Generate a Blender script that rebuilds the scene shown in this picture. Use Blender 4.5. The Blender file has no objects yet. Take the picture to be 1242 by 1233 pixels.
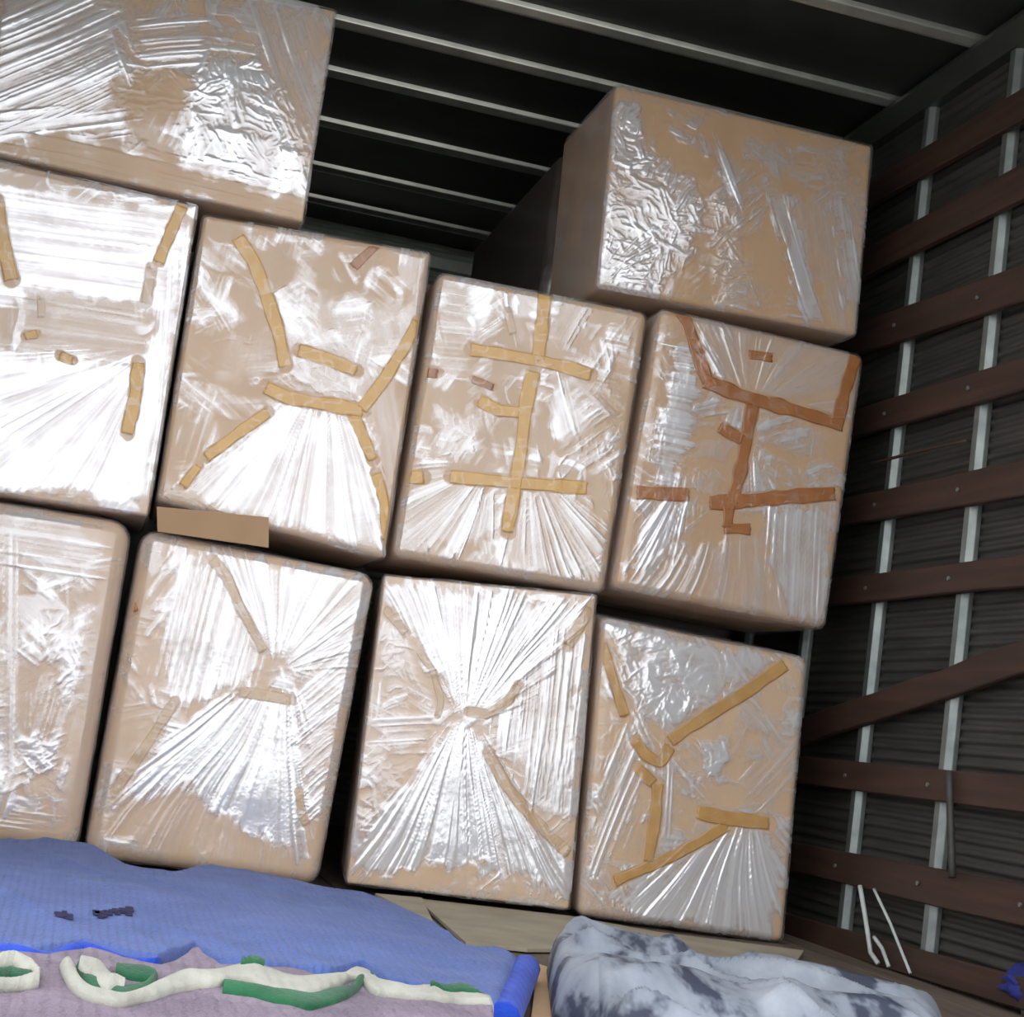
import bpy, math, random
import numpy as np
from mathutils import Matrix, Vector

# ------------------------------------------------------------ camera, world, light
S = bpy.context.scene
COL = S.collection
FPX, CX, CY = 1985.4, 621.0, 616.5
CAM = np.array([0.0, -3.6, 0.37])
M = np.array([[0.957055, -0.25497, 0.137968],      # rows: camera right, down, forward in world axes
              [0.168623, 0.102465, -0.98034],
              [0.235821, 0.961505, 0.141059]])
cam = bpy.data.cameras.new('camera')
cam.sensor_width = 36.0
cam.lens = FPX / 1242.0 * 36.0
cam.clip_start = 0.05
cob = bpy.data.objects.new('camera', cam)
COL.objects.link(cob)
mw = Matrix.Identity(4)
for i in range(3):
    mw[i][0], mw[i][1], mw[i][2], mw[i][3] = M[0, i], -M[1, i], -M[2, i], CAM[i]
cob.matrix_world = mw
S.camera = cob

world = bpy.data.worlds.new('overcast_sky')
S.world = world
world.use_nodes = True
wn = world.node_tree
wn.nodes['Background'].inputs[0].default_value = (0.96, 0.975, 1.0, 1)
wn.nodes['Background'].inputs[1].default_value = 2.2

S.view_settings.view_transform = 'Standard'
S.view_settings.look = 'None'
S.view_settings.gamma = 1.0
S.view_settings.use_curve_mapping = False
S.view_settings.exposure = 0.14


# ------------------------------------------------------------ measuring helpers (photo point -> point on a real plane)
def ray(px, py):
    return M.T @ np.array([(px - CX) / FPX, (py - CY) / FPX, 1.0])


def at_y(px, py, y=0.0):
    v = ray(px, py)
    return CAM + v * (y - CAM[1]) / v[1]


def at_z(px, py, z=0.0):
    v = ray(px, py)
    return CAM + v * (z - CAM[2]) / v[2]


# ------------------------------------------------------------ scene helpers
def tag(o, label=None, cat=None, group=None, kind=None):
    if label: o['label'] = label
    if cat: o['category'] = cat
    if group: o['group'] = group
    if kind: o['kind'] = kind
    return o


def link(name, me, mat=None, parent=None):
    o = bpy.data.objects.new(name, me)
    COL.objects.link(o)
    if mat is not None and me is not None and not me.materials:
        me.materials.append(mat)
    if parent: o.parent = parent
    return o


def empty(name, loc):
    o = bpy.data.objects.new(name, None)
    o.empty_display_size = 0.1
    COL.objects.link(o)
    return o


def mesh_np(name, V, Q, smooth=True, attrs=None):
    V = np.asarray(V, np.float32)
    Q = np.asarray(Q, np.int32)
    me = bpy.data.meshes.new(name)
    me.vertices.add(len(V))
    me.vertices.foreach_set('co', V.ravel())
    n = Q.shape[1]
    me.loops.add(Q.size)
    me.loops.foreach_set('vertex_index', Q.ravel())
    me.polygons.add(len(Q))
    me.polygons.foreach_set('loop_start', np.arange(len(Q), dtype=np.int32) * n)
    try:
        me.polygons.foreach_set('loop_total', np.full(len(Q), n, np.int32))
    except Exception:
        pass
    if smooth:
        me.polygons.foreach_set('use_smooth', np.ones(len(Q), bool))
    me.update(calc_edges=True)
    for k, a in (attrs or {}).items():
        at = me.attributes.new(k, 'FLOAT', 'POINT')
        at.data.foreach_set('value', np.asarray(a, np.float32).ravel())
    me.validate()
    return me


def grid_quads(n, m, off=0):
    i, j = np.meshgrid(np.arange(n - 1), np.arange(m - 1), indexing='ij')
    a = i * m + j
    return np.stack([a, a + m, a + m + 1, a + 1], -1).reshape(-1, 4) + off


class MB:
    def __init__(s): s.v, s.f = [], []

    def prism(s, prof, y0, y1, axis='y'):
        """closed outline prof [(a,b)] swept along an axis"""
        n = len(prof); o = len(s.v)
        for t in (y0, y1):
            for a, b in prof:
                s.v.append({'y': (a, t, b), 'x': (t, a, b), 'z': (a, b, t)}[axis])
        for i in range(n):
            j = (i + 1) % n
            s.f.append((o + i, o + j, o + n + j, o + n + i))
        s.f.append(tuple(range(o + n - 1, o - 1, -1)))
        s.f.append(tuple(range(o + n, o + 2 * n)))

    def box(s, lo, hi):
        s.prism([(lo[0], lo[2]), (hi[0], lo[2]), (hi[0], hi[2]), (lo[0], hi[2])], lo[1], hi[1])

    def tube(s, pts, r, n=8):
        pts = [Vector(p) for p in pts]; o = len(s.v)
        for k, p in enumerate(pts):
            d = (pts[min(k + 1, len(pts) - 1)] - pts[max(k - 1, 0)]).normalized()
            a = d.orthogonal().normalized(); b = d.cross(a)
            if k and ref is not None:
                a = (ref - d * ref.dot(d)).normalized(); b = d.cross(a)
            ref = a
            for i in range(n):
                t = 2 * math.pi * i / n
                s.v.append(tuple(p + a * (r * math.cos(t)) + b * (r * math.sin(t))))
        for k in range(len(pts) - 1):
            for i in range(n):
                j = (i + 1) % n
                s.f.append((o + k * n + i, o + k * n + j, o + (k + 1) * n + j, o + (k + 1) * n + i))
        s.f.append(tuple(range(o + n - 1, o - 1, -1)))
        e = o + (len(pts) - 1) * n
        s.f.append(tuple(range(e, e + n)))

    def build(s, name, mat, parent=None, smooth=False, bevel=0.0):
        me = bpy.data.meshes.new(name)
        me.from_pydata(s.v, [], s.f)
        import bmesh
        b = bmesh.new(); b.from_mesh(me)
        bmesh.ops.recalc_face_normals(b, faces=b.faces)
        if bevel:
            bmesh.ops.bevel(b, geom=[e for e in b.edges], offset=bevel, segments=2, affect='EDGES', profile=0.6)
        b.to_mesh(me); b.free()
        if smooth:
            me.polygons.foreach_set('use_smooth', np.ones(len(me.polygons), bool))
        return link(name, me, mat, parent)


# ------------------------------------------------------------ numpy noise
def _h(ix, iy, seed):
    n = (ix.astype(np.int64) * 374761393 + iy.astype(np.int64) * 668265263 + seed * 974634541) & 0xffffffff
    n = ((n ^ (n >> 13)) * 1274126177) & 0xffffffff
    return ((n ^ (n >> 16)) & 0xffff) / 65535.0


def vn(x, y, seed=0):
    x, y = np.broadcast_arrays(np.asarray(x, float), np.asarray(y, float))
    ix, iy = np.floor(x), np.floor(y)
    fx, fy = x - ix, y - iy
    fx = fx * fx * fx * (fx * (fx * 6 - 15) + 10); fy = fy * fy * fy * (fy * (fy * 6 - 15) + 10)
    ix, iy = ix.astype(np.int64), iy.astype(np.int64)
    a, b = _h(ix, iy, seed), _h(ix + 1, iy, seed)
    c, d = _h(ix, iy + 1, seed), _h(ix + 1, iy + 1, seed)
    return (a * (1 - fx) + b * fx) * (1 - fy) + (c * (1 - fx) + d * fx) * fy


def fbm(x, y, seed=0, o=3):
    s, a, t = 0, 1, 0
    for k in range(o):
        s = s + a * vn(x * 2 ** k + 13.7 * k, y * 2 ** k - 7.1 * k, seed + k); t += a; a *= .5
    return s / t


def ridge(x, y, seed=0, sharp=1.6):
    return (1 - np.abs(2 * vn(x, y, seed) - 1)) ** sharp


def folds(t, r, seed):
    """long tension folds: ridges run along r and come and go, never cross"""
    f = 0
    for k, (m, a, sh) in enumerate(((1, .55, 1.5), (2.3, .42, 1.7), (4.7, .26, 1.6))):
        tt = t * m + .25 * (vn(t * m * .3, r * 5, seed + 50 + k) - .5)
        f = f + a * ridge(tt, 3.7 + k, seed + k, sh) * (.25 + 1.0 * sstep(.25, .75, vn(t * m * .7, r * (4 + 3 * k), seed + 20 + k)))
    return f


def crumple(x, z, s, seed, n=5, cover=.5, ln=5.0):
    """patches of short straight folds, each patch pulled its own way"""
    f = np.zeros(np.shape(x))
    for k in range(n):
        a = math.pi * (((seed * 37 + k * 61) % 97) / 97.0)
        u = x * math.cos(a) + z * math.sin(a); v = -x * math.sin(a) + z * math.cos(a)
        v = v + .25 * s * (vn(u * 20, v * 8, seed + k) - .5)
        m = sstep(cover, cover + .2, vn(x / (s * 4.2) + 7.3 * k, z / (s * 4.2) - 3.1 * k, seed + 70 + k))
        f = np.maximum(f, m * folds(v / s, u * ln, seed + 80 + 7 * k))
    return f


def poly_dist(x, z, P):
    """signed distance to a polygon, negative inside"""
    P = np.asarray(P, float)
    d = np.full(x.shape, 1e9); ins = np.zeros(x.shape, bool)
    for k in range(len(P)):
        a, b = P[k], P[(k + 1) % len(P)]
        e = b - a
        t = np.clip(((x - a[0]) * e[0] + (z - a[1]) * e[1]) / (e @ e + 1e-12), 0, 1)
        d = np.minimum(d, np.hypot(x - a[0] - t * e[0], z - a[1] - t * e[1]))
        c = (a[1] > z) != (b[1] > z)
        ins ^= c & (x < (b[0] - a[0]) * (z - a[1]) / (b[1] - a[1] + 1e-12) + a[0])
    return np.where(ins, -d, d)


def sstep(a, b, x):
    t = np.clip((x - a) / (b - a), 0, 1)
    return t * t * (3 - 2 * t)


# ------------------------------------------------------------ materials
def mat_new(name):
    m = bpy.data.materials.new(name); m.use_nodes = True
    nt = m.node_tree
    b = nt.nodes['Principled BSDF']
    return m, nt, b


def ramp(nt, fac, c0, c1, p0=0.3, p1=0.7):
    r = nt.nodes.new('ShaderNodeValToRGB')
    r.color_ramp.elements[0].color = (*c0, 1); r.color_ramp.elements[1].color = (*c1, 1)
    r.color_ramp.elements[0].position = p0; r.color_ramp.elements[1].position = p1
    nt.links.new(fac, r.inputs[0])
    return r.outputs[0]


def noise(nt, scale, detail=3, stretch=None, rough=.5):
    tc = nt.nodes.new('ShaderNodeTexCoord')
    mp = nt.nodes.new('ShaderNodeMapping')
    if stretch: mp.inputs['Scale'].default_value = stretch
    nt.links.new(tc.outputs['Object'], mp.inputs[0])
    n = nt.nodes.new('ShaderNodeTexNoise')
    n.inputs['Scale'].default_value = scale; n.inputs['Detail'].default_value = detail
    n.inputs['Roughness'].default_value = rough
    nt.links.new(mp.outputs[0], n.inputs['Vector'])
    return n.outputs[0]


def bump(nt, b, fac, strength, dist=0.002):
    n = nt.nodes.new('ShaderNodeBump')
    n.inputs['Strength'].default_value = strength; n.inputs['Distance'].default_value = dist
    nt.links.new(fac, n.inputs['Height'])
    nt.links.new(n.outputs[0], b.inputs['Normal'])


def simple(name, c0, c1, scale=8, rough=.6, metal=0., stretch=None, bs=.2, bd=.002, spec=.5, bscale=None):
    m, nt, b = mat_new(name)
    f = noise(nt, scale, 4, stretch)
    nt.links.new(ramp(nt, f, c0, c1), b.inputs['Base Color'])
    b.inputs['Roughness'].default_value = rough; b.inputs['Metallic'].default_value = metal
    b.inputs['Specular IOR Level'].default_value = spec
    if bs: bump(nt, b, noise(nt, bscale or scale * 6, 3, stretch), bs, bd)
    return m


def cardboard(name, k=1.0, tint=(1, 1, 1)):
    c0 = tuple(v * k * t for v, t in zip((.61, .42, .26), tint))
    c1 = tuple(v * k * t for v, t in zip((.68, .475, .30), tint))
    return simple(name, c0, c1, 9, .75, 0, (1, 1, .35), .12, .001, .3, 90)


M_CARD = cardboard('kraft_cardboard')
M_CARD2 = cardboard('kraft_cardboard_pale', 1.10, (1.0, 1.03, 1.12))
M_CARD3 = cardboard('kraft_cardboard_brown', .86, (1.03, .97, .9))
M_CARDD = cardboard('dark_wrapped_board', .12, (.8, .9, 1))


def film_material():
    m = bpy.data.materials.new('clear_stretch_film'); m.use_nodes = True
    nt = m.node_tree; N = nt.nodes; L = nt.links
    for n in list(N): N.remove(n)
    out = N.new('ShaderNodeOutputMaterial')
    at = N.new('ShaderNodeAttribute'); at.attribute_name = 'layer_sheen'
    tr = N.new('ShaderNodeBsdfTransparent'); tr.inputs[0].default_value = (.97, .97, .97, 1)
    df = N.new('ShaderNodeBsdfDiffuse'); df.inputs[0].default_value = (.90, .90, .92, 1)
    gl = N.new('ShaderNodeBsdfGlossy'); gl.inputs[0].default_value = (.96, .97, 1, 1)
    gl.inputs['Roughness'].default_value = .15
    nb = N.new('ShaderNodeBump'); nb.inputs['Strength'].default_value = .25; nb.inputs['Distance'].default_value = .002
    L.new(noise(nt, 55, 3, None, .6), nb.inputs['Height'])
    L.new(nb.outputs[0], gl.inputs['Normal'])
    # layered film: some sky is mirrored, white diffuse paints in the rest of the sheen
    g = N.new('ShaderNodeMapRange'); g.inputs['To Min'].default_value = .02; g.inputs['To Max'].default_value = .42
    h = N.new('ShaderNodeMapRange'); h.inputs['To Min'].default_value = .0; h.inputs['To Max'].default_value = .80
    pw = N.new('ShaderNodeMath'); pw.operation = 'POWER'; pw.inputs[1].default_value = 1.5
    L.new(at.outputs['Fac'], pw.inputs[0])
    L.new(pw.outputs[0], g.inputs['Value']); L.new(pw.outputs[0], h.inputs['Value'])
    m1 = N.new('ShaderNodeMixShader'); m2 = N.new('ShaderNodeMixShader')
    L.new(h.outputs[0], m1.inputs[0]); L.new(tr.outputs[0], m1.inputs[1]); L.new(df.outputs[0], m1.inputs[2])
    L.new(g.outputs[0], m2.inputs[0]); L.new(m1.outputs[0], m2.inputs[1]); L.new(gl.outputs[0], m2.inputs[2])
    L.new(m2.outputs[0], out.inputs[0])
    return m


M_FILM = film_material()


def tape_material(name, c0, c1, trans=.0):
    m = simple(name, c0, c1, 30, .28, 0, None, .15, .001, .6, 60)
    return m


M_TAPE = tape_material('amber_packing_tape', (.62, .33, .045), (.72, .42, .09))
M_TAPET = tape_material('tan_packing_tape', (.50, .27, .075), (.60, .35, .115))
M_TAPEB = tape_material('brown_packing_tape', (.33, .115, .024), (.43, .17, .045))
M_TAPEP = tape_material('faded_packing_tape', (.55, .34, .15), (.64, .43, .22))
M_STEEL = simple('galvanised_steel', (.17, .19, .185), (.27, .30, .285), 20, .45, .7, None, .1, .001)
M_ROOF = simple('dull_roof_steel', (.06, .068, .06), (.09, .098, .09), 6, .45, .6, None, .08, .001)
M_RIB = simple('roof_rib_steel', (.55, .57, .50), (.74, .76, .68), 14, .35, .85, None, .1, .001)
M_DULL = simple('dull_green_paint', (.30, .33, .27), (.42, .45, .38), 9, .6, .1)
M_WALL = simple('grey_corrugated_sheet', (.036, .036, .032), (.062, .060, .053), 5, .6, .2, (1, 1, 6), .2, .002)
M_SLAT = simple('dark_red_wood', (.030, .0145, .0095), (.066, .031, .020), 7, .65, 0, (3, .35, 6), .25, .002)
M_PLANK = simple('worn_floor_wood', (.08, .06, .045), (.17, .13, .10), 7, .75, 0, (3, .3, 3), .3, .002)
M_CONC = simple('pale_concrete', (.40, .39, .37), (.50, .49, .47), 1.5, .9, 0, None, .1)

# ------------------------------------------------------------ setting: the load space of a box truck
XL, XR, ZC, YB, YR = -0.56, 1.8176, 2.152, 2.32, -2.1     # left, right, ceiling, bulkhead, rear edge


def corrugated(name, a0, a1, z0, z1, pitch, amp, fixed, axis, mat, sign):
    zs = np.arange(z0, z1, pitch / 8)
    pr = amp * np.tanh(2.5 * np.sin(2 * np.pi * zs / pitch)) / .987
    V = []
    for t in (a0, a1):
        for z, p in zip(zs, pr):
            V.append((fixed + sign * p, t, z) if axis == 'y' else (t, fixed + sign * p, z))
    me = mesh_np(name, V, grid_quads(2, len(zs)), True)
    o = link(name, me, mat)
    o['kind'] = 'structure'
    return o


wr = corrugated('wall_right', YR, YB, -.05, ZC + .045, .026, .0032, XR + .028, 'y', M_WALL, 1)
YL, YC = -.9, -1.4     # unseen ends of left wall and roof, cut short to shape the incoming daylight
wl = corrugated('wall_left', YL, YB, -.05, ZC + .045, .026, .0032, XL - .028, 'y', M_WALL, -1)
wf = corrugated('wall_front', XL - .05, XR + .05, -.05, ZC + .045, .026, .0032, YB, 'x', M_DULL, 1)

post = None
HAT = [(0, -.021), (-.012, -.021), (-.026, -.011), (-.026, .011), (-.012, .021), (0, .021)]


def add_post(wall, x, y, sgn):
    m = MB()
    m.prism([(x + .026 + sgn * a, y + b) for a, b in HAT], 0.0, ZC - .01, 'z')
    return m.build('post', M_STEEL, wall, False, .0025)


for k in range(-5, 6):
    y = .022 + .397 * k
    add_post(wr, XR, y, 1)
    if k % 2 and y > YL: add_post(wl, XL - .052, y, -1)


def slat(wall, x, y0, z0, y1, z1, w, seed, sgn=1):
    """board along the wall, inner face towards the load, with a slight warp"""
    rnd = random.Random(seed)
    n = 9
    V = []
    for i in range(n):
        t = i / (n - 1); y = y0 + (y1 - y0) * t; z = z0 + (z1 - z0) * t
        wz = rnd.uniform(-.003, .003); wx = rnd.uniform(-.002, .002); hw = w / 2 + rnd.uniform(-.002, .002)
        c = .003
        for a, b in ((-.018, -hw + c), (-.018, hw - c), (-.015, hw), (0, hw), (0, -hw), (-.015, -hw)):
            V.append((x + sgn * (a + wx), y, z + b + wz))
    Q = []
    for i in range(n - 1):
        for k in range(6):
            l = (k + 1) % 6
            Q.append((i * 6 + k, i * 6 + l, i * 6 + 6 + l, i * 6 + 6 + k))
    me = bpy.data.meshes.new('slat')
    me.from_pydata(V, [], Q + [tuple(range(5, -1, -1)), tuple(range((n - 1) * 6, n * 6))])
    return link('slat', me, M_SLAT, wall)


add_post(wl, XL - .052, YL + .03, -1)
# (height at y = 0.25, height at y = -0.6) measured on the wall, board width
SL = [(1.946, 1.930, .075), (1.745, 1.735, .082), (1.537, 1.490, .085), (1.301, 1.289, .072), (1.073, 1.055, .075),
      (.862, .860, .068), (.406, .409, .068), (.190, .201, .075), (-.024 + .045, -.006 + .045, .06)]
for k, (a, b, w) in enumerate(SL):
    s = (a - b) / .85
    slat(wr, XR, 2.2, a + s * 1.95, YR + .02, b - s * 1.48, w, k)
    slat(wl, XL, 2.2, a, YL, b, w, 40 + k, -1)
# the broken slat that slopes across two bays
slat(wr, XR, .36, .498, -.80, .704, .070, 21)
# small rivets where slats meet posts
for (a, b, w) in SL[2:8]:
    for k in (-2, -1, 0):
        y = .022 + .397 * k + .012
        z = a + (b - a) * (.25 - y) / .85
        m = MB(); m.tube([(XR - .0195, y, z), (XR - .0235, y, z)], .005, 8)
        m.build('rivet', M_STEEL, wr)
# corner rail between right wall and roof
m = MB(); m.prism([(XR + .03, ZC), (XR - .035, ZC), (XR - .035, ZC - .012), (XR - .006, ZC - .055), (XR + .03, ZC - .055)], YC, YB)
tag(m.build('trim_1', M_ROOF, None, False, .002), kind='structure')
m = MB(); m.prism([(XL - .03, ZC), (XL + .035, ZC), (XL + .035, ZC - .012), (XL + .006, ZC - .055), (XL - .03, ZC - .055)], YC, YB)
tag(m.build('trim_2', M_ROOF, None, False, .002), kind='structure')
# bulkhead: top rail and uprights
m = MB(); m.box((XL, YB - .05, ZC - .075), (XR, YB - .004, ZC - .03)); m.build('rail', M_RIB, wf, False, .003)
m = MB(); m.box((XL, YB - .035, ZC - .17), (XR, YB - .004, ZC - .135)); m.build('rail', M_RIB, wf, False, .003)
for x in (-.3, .12, .46, .90, 1.34):
    m = MB(); m.box((x - .03, YB - .045, 0), (x + .03, YB - .004, ZC - .14)); m.build('upright', M_DULL, wf, False, .003)

m = MB(); m.box((XL - .05, YC, ZC + .03), (XR + .05, YB + .03, ZC + .05))
ceil = tag(m.build('ceiling', M_ROOF), kind='structure')
RIBS = [-1.32, -1.00, -.64, -.225, .195, .53, .875, 1.28, 1.70, 2.05]
for y in RIBS:
    m = MB()
    m.prism([(y - .034, ZC + .03), (y - .030, ZC + .012), (y - .012, ZC), (y - .004, ZC), (y - .001, ZC + .004), (y + .002, ZC + .03)], XL, XR, 'x')
    m.build('rib', M_RIB, ceil, False, .003)
    m = MB()
for a, b in zip(RIBS[:-1], RIBS[1:]):
    m = MB(); m.box((XL, a + .003, ZC + .024), (XR, b - .035, ZC + .03)); m.build('roof_panel', M_ROOF, ceil)

m = MB(); m.box((XL - .05, YR, -.08), (XR + .05, YB, -.03))
floor = tag(m.build('floor', M_PLANK), kind='structure')
n = 16; wd = (XR - XL + .1) / n
for k in range(n):
    m = MB(); x = XL - .05 + wd * k
    m.box((x + .0015, YR, -.03), (x + wd - .0015, YB, 0.0 - .0015 * (k % 3 == 1)))
    m.build('plank', M_PLANK, floor, False, .0015)
# the yard outside the open doors
m = MB(); m.box((-40, -60, -1.3), (40, 14, -1.2))
tag(m.build('ground', M_CONC), kind='structure')


# ------------------------------------------------------------ cartons
def uniq(a): return np.array(sorted(set(np.round(a, 6))))


def shell(X0, X1, Z0, Z1, yf, depth, r, step, fn=None, rise=0.0, sag=0.0, back=True, off=0.0):
    """rounded box as a lattice surface; fn(x,z)->(height towards -y, layers)"""
    X0, X1, Z0, Z1 = X0 - off, X1 + off, Z0 - off, Z1 + off
    yf = yf - off
    W, H, D = X1 - X0, Z1 - Z0, depth + off
    edge = np.array([0, .15, .35, .6, .85, 1.0]) * r
    def axis(Ln, st):
        c = np.linspace(r, Ln - r, max(2, int((Ln - 2 * r) / st)))
        return uniq(np.concatenate([edge, c, Ln - edge]))
    xs, zs = axis(W, step), axis(H, step)
    ys = uniq(np.concatenate([edge, np.linspace(r, D - r, max(3, int(D / max(step * 4, .02)))), D - edge]))
    nx, ny, nz = len(xs), len(ys), len(zs)
    ids = {}
    V = []; Q = []
    idx = -np.ones((nx, ny, nz), np.int64)
    surf = np.zeros((nx, ny, nz), bool)
    surf[:, 0, :] = True; surf[0] = surf[-1] = True; surf[:, :, 0] = surf[:, :, -1] = True
    if back: surf[:, -1, :] = True
    I = np.argwhere(surf)
    idx[I[:, 0], I[:, 1], I[:, 2]] = np.arange(len(I))
    p = np.stack([xs[I[:, 0]], ys[I[:, 1]], zs[I[:, 2]]], 1)
    dims = np.array([W, D, H])
    q = np.clip(p, r, dims - r)
    d = p - q; ln = np.linalg.norm(d, axis=1)
    nrm = d / np.maximum(ln, 1e-9)[:, None]
    P = np.where(ln[:, None] > 1e-9, q + nrm * r, p)
    def fq(sl, flip):
        a = sl[:-1, :-1]; b = sl[1:, :-1]; c = sl[1:, 1:]; e = sl[:-1, 1:]
        f = np.stack([a, b, c, e], -1).reshape(-1, 4)
        return f[:, ::-1] if flip else f
    Q = [fq(idx[:, 0, :], False), fq(idx[0], True), fq(idx[-1], False), fq(idx[:, :, 0], True), fq(idx[:, :, -1], False)]
    if back: Q.append(fq(idx[:, -1, :], True))
    # outward check: front face must face -y  (x cross z = -y): ok
    Q = np.concatenate(Q)
    x = P[:, 0] + X0; z = P[:, 2] + Z0; y = P[:, 1] + yf
    lay = np.full(len(P), .22)
    if fn is not None:
        h, l = fn(x, z)
        wgt = np.clip(-nrm[:, 1], 0, 1)
        y = y - h * wgt
        # loose ripples on the sides of the wrap
        side = 1 - wgt
        rp = .002 * ridge(y * 30 + 5, (x + z) * 12, 77)
        x = x + nrm[:, 0] * rp * side; z = z + nrm[:, 2] * rp * side
        lay = np.where(wgt > .5, l, .25 + .3 * vn(y * 14, (x - z) * 9, 5))
    # a crushed front: top climbs towards the back
    t = np.clip((y - yf) / max(D, .01), 0, 1)
    top = np.clip((z - Z0) / H, 0, 1)
    z = z + rise * t * top + sag * np.sin(np.pi * np.clip((x - X0) / W, 0, 1)) * (top - .5) * 2
    return np.stack([x, y, z], 1), Q, lay


def make_field(X0, X1, Z0, Z1, yf, base, regions, seed, crinkle=1.0, slump=None, tapes=()):
    """wrinkles and layer count of the film, raised where white sheen is painted, on one carton's front.
    regions: dict(p=photo polygon, L=layers, mode='fan'|'streak'|'crinkle', o=origin, d=direction, s=spacing, a=amplitude, soft)"""
    R = []
    TP = []
    for tp in tapes:
        P = np.array([at_y(*q, yf)[[0, 2]] for q in tp[0]])
        if slump: P = P - np.stack(slump(P[:, 0], P[:, 1]), 1)
        TP.append((P, tp[2] if len(tp) > 2 else .031, tp[1] is M_TAPEP))
    for g in regions:
        g = dict(g)
        g['P'] = np.array([at_y(*q, yf)[[0, 2]] for q in g['p']])
        if slump: g['P'] = g['P'] - np.stack(slump(g['P'][:, 0], g['P'][:, 1]), 1)
        if 'o' in g: g['O'] = at_y(*g['o'], yf)[[0, 2]]
        if 'd' in g:
            a = at_y(*g['d'][0], yf)[[0, 2]]; b = at_y(*g['d'][1], yf)[[0, 2]]
            v = b - a; g['D'] = v / np.linalg.norm(v)
        R.append(g)

    def fn(x, z):
        wx = x + .012 * (fbm(x * 22, z * 22, seed + 3) - .5) * 2
        wz = z + .012 * (fbm(x * 22 + 40, z * 22, seed + 4) - .5) * 2
        big = .006 * (fbm(x * 5, z * 5, seed, 2) - .5)
        cr = (crumple(x, z, .020, seed + 7, 4, .59, 2.2) + .5 * crumple(x, z, .011, seed + 8, 4, .60, 5)) * .0011
        h = .004 + big
        crw = np.ones(x.shape)
        spark = sstep(.70, .9, ridge(wx * 14, wz * 18, seed + 11, 1) * vn(x * 9, z * 9, seed + 12) * 1.5) * 2.2  # small glints painted into the film value
        lay = base * (.55 + .9 * fbm(wx * 14, wz * 14, seed + 9)) + spark * base
        for k, g in enumerate(R):
            a = g.get('a', .0026) * (.62 if g.get('mode', 'crinkle') == 'crinkle' else .46); s = g.get('s', .017) * (1.0 if g.get('mode', 'crinkle') == 'crinkle' else .62); md = g.get('mode', 'crinkle')
            if md == 'fan':
                dx, dz = x - g['O'][0], z - g['O'][1]
                rr = np.hypot(dx, dz); th = np.arctan2(dx, -dz) if not g.get('up') else np.arctan2(dx, dz)
                if g.get('side'): th = np.arctan2(dz, dx * g['side'])
                kk = .17 / s
                thw = th + .06 * (vn(x * 6, z * 6, seed + k) - .5)
                f = folds(thw * kk, rr, seed + 31 + k)
                f = f * np.clip(rr / .06, .15, 1.25)
            elif md == 'streak':
                D = g['D']
                al = x * D[0] + z * D[1]; ac = -x * D[1] + z * D[0] + .012 * (vn(x * 5, z * 5, seed + k) - .5)
                f = folds(ac / s, al * g.get('len', 3) / 3, seed + 41 + k)
            else:
                f = crumple(wx, wz, s * .62, seed + 51 + k, 6, .40, 4.0)
            soft = g.get('soft', .018)
            jag = .022 * (fbm(x * 34, z * 34, seed + 20 + k) - .5) * 2
            dist = poly_dist(x, z, g['P']) + jag + (.026 * (.34 - f) if md != 'crinkle' else .016 * (.4 - f))
            w = 1 - sstep(-soft, soft, dist)
            h = h + w * a * f
            crw = crw * (1 - w * (.85 if md != 'crinkle' else .4))
            tex = (.66 + .5 * f if md == 'crinkle' else (.62 if g['L'] > .7 else .5) + .8 * f) + .35 * (fbm(wx * 20, wz * 20, seed + 60 + k) - .5)
            lay = lay * (1 - w) + w * np.clip(g['L'] * tex, 0, 1)  # white sheen zones painted in as extra film
        h = h + cr * crinkle * crw
        lay = lay + np.clip(cr * 800 - .26, 0, .85) * crw * .8  # crinkle crests painted whiter, like highlights
        # the film clings to the tape: little painted sheen over it
        for P, w, faded in TP:
            d = np.full(x.shape, 9.)
            for a, b in zip(P[:-1], P[1:]):
                e = b - a; t = np.clip(((x - a[0]) * e[0] + (z - a[1]) * e[1]) / (e @ e), 0, 1)
                d = np.minimum(d, np.hypot(x - a[0] - t * e[0], z - a[1] - t * e[1]))
            m = 1 - sstep(w * .45, w * .62, d + .004 * (vn(x * 60, z * 60, seed) - .5))
            c = sstep(.72, .95, ridge(x * 44 + z * 19, z * 52 - x * 11, seed + 91, 1)) * .2
            lay = lay * (1 - m) + m * np.minimum(lay, (.24 if faded else .07) + c)
        # film is pressed on near the edges
        e = .004 + np.minimum(np.minimum(x - X0, X1 - x), np.minimum(z - Z0, Z1 - z))
        h = .0015 + (h - .0015) * sstep(-.002, .026, e)
        return np.maximum(h, .0006), np.clip(lay, 0, 1)
    return fn


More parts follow.
